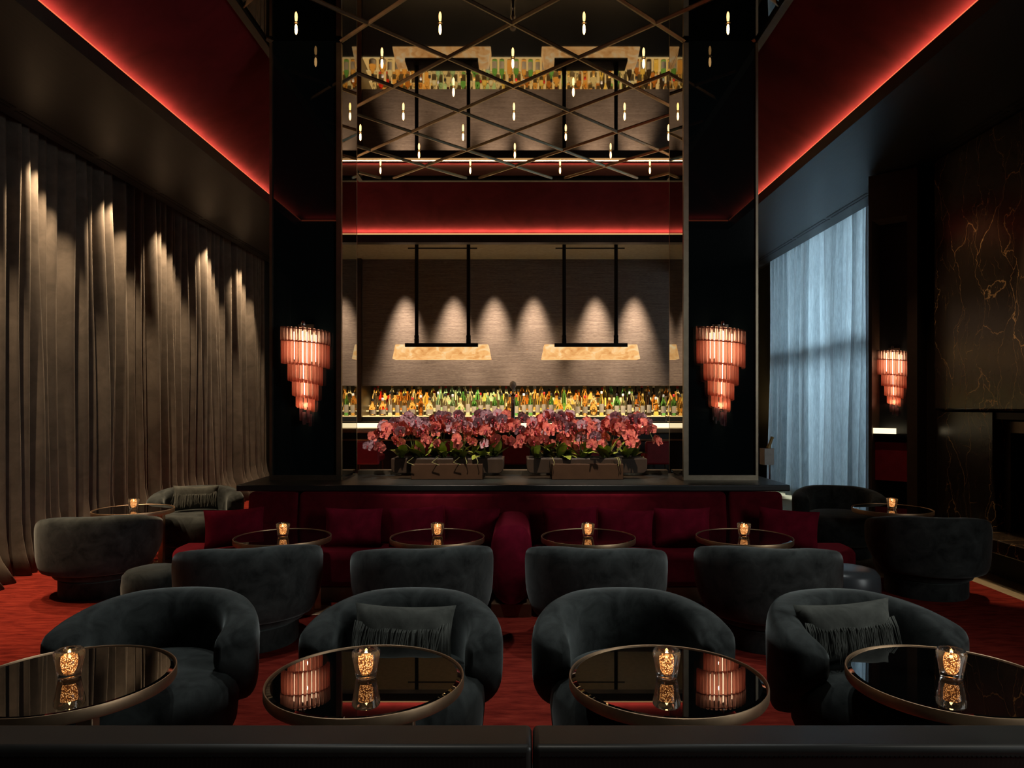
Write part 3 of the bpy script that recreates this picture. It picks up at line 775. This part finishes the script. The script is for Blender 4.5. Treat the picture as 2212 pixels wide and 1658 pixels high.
# ------------------------------------------------------------------ tub chairs
def band_mesh():
    Rc, tr, st = .375, .084, .10
    arcl = Rc * PI / 2; half = arcl + st
    mb = MB(); NU, NV = 28, 61
    def fn(u, v):
        s = (2 * v - 1) * half; k = abs(s) / half; sg = 1 if s >= 0 else -1
        if abs(s) <= arcl:
            th = s / Rc; cx_, cy_ = Rc * math.sin(th), Rc * math.cos(th); nx, ny = math.sin(th), math.cos(th)
        else:
            e = abs(s) - arcl; cx_, cy_ = sg * (Rc - .04 * (e / st) ** 2), -e; nx, ny = sg * 1.0, 0
        zt = .665 - .10 * max(0, (k - .25) / .75) ** 1.6
        zb = .205 + .24 * max(0, (k - .58) / .42) ** 1.2
        e = 1.0
        if k > .86: e = math.sqrt(max(0, 1 - ((k - .86) / .14) ** 2))
        zc, hz = (zt + zb) / 2, (zt - zb) / 2
        hz *= .45 + .55 * e; t = tr * (.02 + .98 * e)
        a = 2 * PI * u; c, sn = math.cos(a), math.sin(a)
        rr = t * math.copysign(abs(c) ** .5, c); z = zc + hz * math.copysign(abs(sn) ** .5, sn)
        rr += .03 * (z - .45)
        return (cx_ + nx * rr, cy_ + ny * rr, z)
    mb.grid(fn, NU, NV, True)
    n = len(mb.v)
    mb.f.append(tuple(range(NU - 1, -1, -1))); mb.mi.append(0)
    mb.f.append(tuple(range(n - NU, n))); mb.mi.append(0)
    return mb.mesh('backrest', M['chair'], True, 75)
def seat_mesh():
    return MB().lathe([(.30, .13), (.36, .15), (.385, .20), (.395, .30), (.388, .37), (.36, .41), (.30, .428), (.18, .436), (.02, .438)], 48, (0, -.05, 0), sx=.97, sy=1.02).mesh('seat', M['chair'], True, 60)
def base_mesh():
    return MB().lathe([(.300, .0), (.305, .01), (.305, .135)], 40).mesh('base', M['chair'], True, 60)
BM, SM, BSM = band_mesh(), seat_mesh(), base_mesh()
def chair(x, y, rz, lab, grp):
    r = tag(empty('tub_chair', (x, y, 0), rz), lab, 'armchair', grp)
    for nm, me in (('backrest', BM), ('seat', SM), ('base', BSM)):
        o = bpy.data.objects.new(nm, me); COL.objects.link(o); o.parent = r
    if y < 3.5: r.scale = (.93, 1, 1)
    return r
G1, G2, G3 = 'grey tub chairs of the front row', 'grey tub chairs of the middle row', 'grey tub chairs at the side tables'
chair(-1.55, 3.03, .10, 'grey velvet tub chair behind the front table nearest the left curtain', G1)
chair(-.500, 3.02, -.03, 'grey velvet tub chair with fringed cushion, second in the front row', G1)
chair(.475, 3.02, .06, 'grey velvet tub chair without cushion, third in the front row', G1)
chair(1.48, 3.00, .22, 'grey velvet tub chair with fringed cushion, rightmost of the front row', G1)
chair(-1.76, 4.70, PI + .30, 'grey velvet tub chair seen from behind, leftmost of the middle row', G2)
chair(-.635, 4.70, PI + .20, 'grey velvet tub chair seen from behind, second in the middle row', G2)
chair(.49, 4.70, PI - .12, 'grey velvet tub chair seen from behind, third in the middle row', G2)
chair(1.60, 4.70, PI - .18, 'grey velvet tub chair seen from behind, rightmost of the middle row', G2)
chair(-3.44, 5.93, PI + .30, 'grey velvet tub chair seen from behind beside the left curtain', G3)
chair(-3.33, 7.42, .35, 'grey velvet tub chair facing us behind the left side table', G3)
chair(3.31, 5.90, PI - .22, 'grey velvet tub chair seen from behind near the marble fireplace', G3)
chair(3.28, 7.42, -.25, 'grey velvet tub chair facing us before the sheer curtain', G3)

# fringed cushions
def fringe_cushion(loc, rot, lab, seed):
    r = tag(empty('cushion', loc), lab, 'cushion', 'olive grey fringed cushions'); r.rotation_euler = rot
    pillow_mb(.44, .26, .13, .14).build('pillow', M['chair_cushion'], r, ang=60)
    rn = random.Random(seed); mb = MB()
    for i in range(74):
        x = -.20 + .40 * i / 73 + rn.uniform(-.003, .003); ln = rn.uniform(.11, .17); y = -.055 + .012 * abs(x) / .2
        dx = rn.uniform(-.035, .012)
        mb.tube([(x, y, .055 - .02 * (1 - (x / .2) ** 2)), (x + dx * .3, y - .022, .01), (x + dx, y - .024 - rn.uniform(0, .01), .05 - ln)], lambda t: .0028 - .0012 * t, 5)
    mb.build('fringe', M['chair_cushion'], r)
    return r
fringe_cushion((-.50, 3.09, .545), (-.30, .02, -.03), 'olive grey fringed cushion on the second tub chair of the front row', 1)
fringe_cushion((1.39, 3.08, .56), (-.25, -.04, .12), 'olive grey fringed cushion on the rightmost front tub chair', 2)
fringe_cushion((-3.36, 7.48, .57), (-.30, .02, .35), 'olive grey fringed cushion on the tub chair by the left curtain', 3)

# ------------------------------------------------------------------ tables and candles
RT, ZT = .35, .555
def table_parts(r):
    MB().lathe([(RT - .012, ZT - .042), (RT - .003, ZT - .040), (RT, ZT - .034), (RT, ZT - .006), (RT - .0015, ZT), (RT - .004, ZT + .0008), (RT - .006, ZT - .001), (RT - .01, ZT - .03)], 96).build('rim', M['bronze'], r)
    MB().lathe([(RT - .012, ZT - .030), (RT - .0075, ZT - .0075), (RT - .0235, ZT - .002)], 96).build('glass_top', M['table_glass'], r, ang=8)
    MB().box(.145, .20, -.20, -.155, .012, ZT - .030).build('pedestal', M['bronze'], r, bevel=.004)
    MB().lathe([(.128, 0), (.13, .010), (.12, .016), (.03, .018)], 48, (.172, -.178, 0)).build('base', M['bronze'], r)
def candle_parts(r):
    n = 12; H = .100
    po = [(.026, 0), (.036, .003), (.039, .02), (.0445, .055), (.050, .082), (.0495, .094), (.045, H)]
    pi_ = [(.036, H), (.0335, .09), (.031, .06), (.028, .03), (.022, .018)]
    vs, fs = [], []
    prof = po + pi_
    for j, (rr, z) in enumerate(prof):
        for i in range(24):
            a = 2 * PI * i / 24; q = rr * (1 + (.018 * math.cos(6 * a + .7 * j) if j < len(po) and 0 < j < 6 else 0)); vs.append((q * math.cos(a), q * math.sin(a), z))
    for j in range(len(prof) - 1):
        for i in range(24):
            k = (i + 1) % 24; fs.append((j * 24 + i, j * 24 + k, (j + 1) * 24 + k, (j + 1) * 24 + i))
    fs.append(tuple(range(23, -1, -1))); fs.append(tuple((len(prof) - 1) * 24 + i for i in range(24)))
    MB().add(vs, fs).build('glass', M['tumbler'], r, ang=30)
    MB().lathe([(.019, .0205), (.023, .03), (.0265, .062), (.0275, .078), (.010, .080), (.004, .078)], 24).build('amber_liner', M['painted_candle_glow'], r)
    MB().lathe([(.002, .080), (.0055, .083), (.005, .089), (.001, .096)], 10).build('flame', M['flame'], r)
T0 = C0 = None
tl = [(-1.617, 2.59, 'front round black glass table at the left edge with curtain mirrored in it', 'front left', G1), (-.553, 2.59, 'front round black glass table mirroring the left sconce', 'second front', G1),
      (.525, 2.59, 'front round black glass table mirroring the right sconce', 'third front', G1), (1.546, 2.59, 'front round black glass table cut by the right edge', 'front right', G1),
      (-1.762, 5.36, 'middle round table before the left end of the red banquette', 'leftmost middle', G1), (-.615, 5.36, 'middle round table just left of the red centre armrest', 'second middle', G1),
      (.503, 5.36, 'middle round table just right of the red centre armrest', 'third middle', G1), (1.66, 5.36, 'middle round table before the right end of the red banquette', 'rightmost middle', G1),
      (-3.62, 6.76, 'round side table between two tub chairs by the left curtain', 'left side', G1), (3.50, 6.80, 'round side table between two tub chairs near the fireplace', 'right side', G1)]
for i, (x, y, l, w_, g_) in enumerate(tl):
    t = empty('side_table') if T0 is None else None
    if T0 is None: table_parts(t); T0 = t
    else: t = copy_tree(T0)
    t.location = (x, y, 0); t.rotation_euler = (0, 0, 0 if i < 4 else (PI / 4 if i < 8 else PI / 2)); tag(t, l, 'table', 'round bronze rimmed tables')
    c = empty('candle_holder') if C0 is None else None
    if C0 is None: candle_parts(c); C0 = c
    else: c = copy_tree(C0)
    c.location = (x, y, ZT - .0018); c.rotation_euler = (0, 0, .9 * i)
    tag(c, 'lit candle in a thick glass tumbler on the %s table' % w_, 'candle', 'glass candle holders')

# poufs
def pouf(x, y, mt, lab):
    r = tag(empty('pouf', (x, y, 0)), lab, 'pouf', 'small round poufs')
    MB().lathe([(.17, .08), (.205, .12), (.212, .30), (.205, .375), (.18, .405), (.12, .42), (.01, .425)], 40).build('cushion', mt, r)
    MB().lathe([(.18, 0), (.185, .01), (.185, .079)], 40).build('base', M['chrome'], r)
pouf(2.24, 4.95, plain('slate leather', (.045, .05, .055), .35), 'slate leather pouf with dished top beside the rightmost middle chair')
pouf(-2.50, 4.95, M['chair'], 'dark grey fabric pouf beside the leftmost middle chair')

# near banquette back, in front of the camera
nb = tag(empty('leather_banquette', (0, 1.9, 0)), 'back of a black leather banquette across the bottom of the view', 'banquette')
for x0, x1 in ((-2.6, .0275), (.0300, 2.6)):
    MB().box(x0, x1, -.255, -.135, .12, .752).build('backrest', M['leather'], nb, bevel=.014, seg=4)
    s = MB()
    x = x0 + .02
    while x < x1 - .02:
        s.box(x, x + .007, -.2575, -.2545, .7275, .7305); x += .011
    s.build('stitching', M['black_metal'], nb, smooth=False)['kind'] = 'stuff'
MB().box(-2.6, 2.6, -.13, .32, .22, .44).build('seat', M['leather'], nb, bevel=.03)
MB().box(-2.5, 2.5, -.2, .28, 0, .119).build('plinth', M['black_metal'], nb)

# wine bucket on a stand by the right pier
wb = tag(empty('wine_cooler', (2.44, 7.15, 0)), 'white boxy wine cooler on a thin stand beside the right pier', 'wine cooler')
MB().prism([(-.055, -.055), (.055, -.045), (.05, .055), (-.05, .05)], .94, 1.10).build('bucket', M['white'], wb, rot=(0, 0, .2), bevel=.004)
MB().tube([(.03, 0, .94), (.03, 0, .02)], .008).build('pole', M['chrome'], wb)
MB().lathe([(.12, 0), (.12, .012), (.02, .022)], 28, (.03, 0, 0)).build('foot', M['chrome'], wb)
bt = tag(empty('champagne_bottle', (2.455, 7.15, 1.102)), 'gold foiled bottle neck leaning out of the white wine cooler', 'bottle'); bt.rotation_euler = (0, .35, 0)
MB().lathe([(.022, 0), (.016, .03), (.014, .10), (.017, .102), (.017, .115), (.01, .12)], 16).build('neck', M['cap_gold'], bt)

# ------------------------------------------------------------------ lights
WARM = (1, .74, .47)
for y in (4.35, 5.55, 6.72, 7.90, 9.12, 10.35, 11.65):
    lamp('curtain_spot', 'SPOT', (-4.29, y, ZS - .02), 270, WARM, (-4.42, y, 1.0), spot_size=math.radians(74), spot_blend=.55, shadow_soft_size=.02)
for x in (-2.22, -1.28, -.50, .26, 1.45, 2.2):
    lamp('wall_spot', 'SPOT', (x, 13.60, 4.32), 1450, (1, .80, .60), (x, 13.95, 1.75), spot_size=math.radians(36), spot_blend=1, shadow_soft_size=.10)
for x in (-1.2, 1.1):
    lamp('bar_fill', 'SPOT', (x, 12.2, 4.3), 110, WARM, (x, 13.3, 1.2), spot_size=math.radians(80), spot_blend=.6, shadow_soft_size=.02)  # fill added to brighten the bottles and the tap
COOL = (.93, 1, .98)
for x, y, tx, ty, e in ((-1.2, 3.6, -1.1, 3.1, 100), (1.2, 3.6, 1.1, 3.1, 120), (-1.2, 4.6, -1.1, 4.4, 140), (1.2, 4.6, 1.1, 4.4, 140)):
    lamp('chair_fill', 'SPOT', (x, y, ZC - .05), e, COOL, (tx, ty, .4), spot_size=math.radians(52), spot_blend=.8, shadow_soft_size=.06)  # fill spots added over the chairs, no fixtures there
for x in (-.7, .6):
    lamp('orchid_fill', 'SPOT', (x, 5.2, ZC - .06), 900, (1, .84, .70), (x, 6.6, 1.2), spot_size=math.radians(26), spot_blend=.7, shadow_soft_size=.04)  # extra spots added to brighten the orchids
lamp('floor_fill', 'SPOT', (4.1, 6.0, ZS - .02), 230, WARM, (4.1, 6.1, 0), spot_size=math.radians(22), spot_blend=.5, shadow_soft_size=.03)  # fill added to brighten the stone strip by the hearth
lamp('carpet_spot', 'SPOT', (-4.0, 4.9, ZS - .02), 130, WARM, (-3.95, 4.9, 0), spot_size=math.radians(32), spot_blend=.8, shadow_soft_size=.04)
for x, e in ((-.3, 55), (2.0, 170)):
    lamp('rail_fill', 'SPOT', (x, 1.35, ZS - .02), e, (1, .95, .82), (x, 1.72, .75), spot_size=math.radians(44), spot_blend=1, shadow_soft_size=.03)  # fill added to lift the top of the leather rail
lamp('marble_fill', 'SPOT', (3.5, 6.6, ZS - .02), 34, WARM, (4.3, 6.9, 1.9), spot_size=math.radians(60), spot_blend=.8, shadow_soft_size=.04)  # fill that brightens the dark marble, no fixture modelled

wd = bpy.data.worlds.new('world'); scn.world = wd; wd.use_nodes = True
wd.node_tree.nodes['Background'].inputs[0].default_value = (.02, .03, .04, 1)
wd.node_tree.nodes['Background'].inputs[1].default_value = .2
vs = scn.view_settings; vs.view_transform = 'Standard'; vs.look = 'None'; vs.exposure = 0; vs.gamma = 1
try: vs.use_curve_mapping = False
except Exception: pass
cy = scn.cycles
cy.max_bounces = 10; cy.transmission_bounces = 8; cy.glossy_bounces = 5; cy.diffuse_bounces = 3
cy.sample_clamp_indirect = 4; cy.caustics_reflective = False; cy.caustics_refractive = False
cy.use_denoising = True
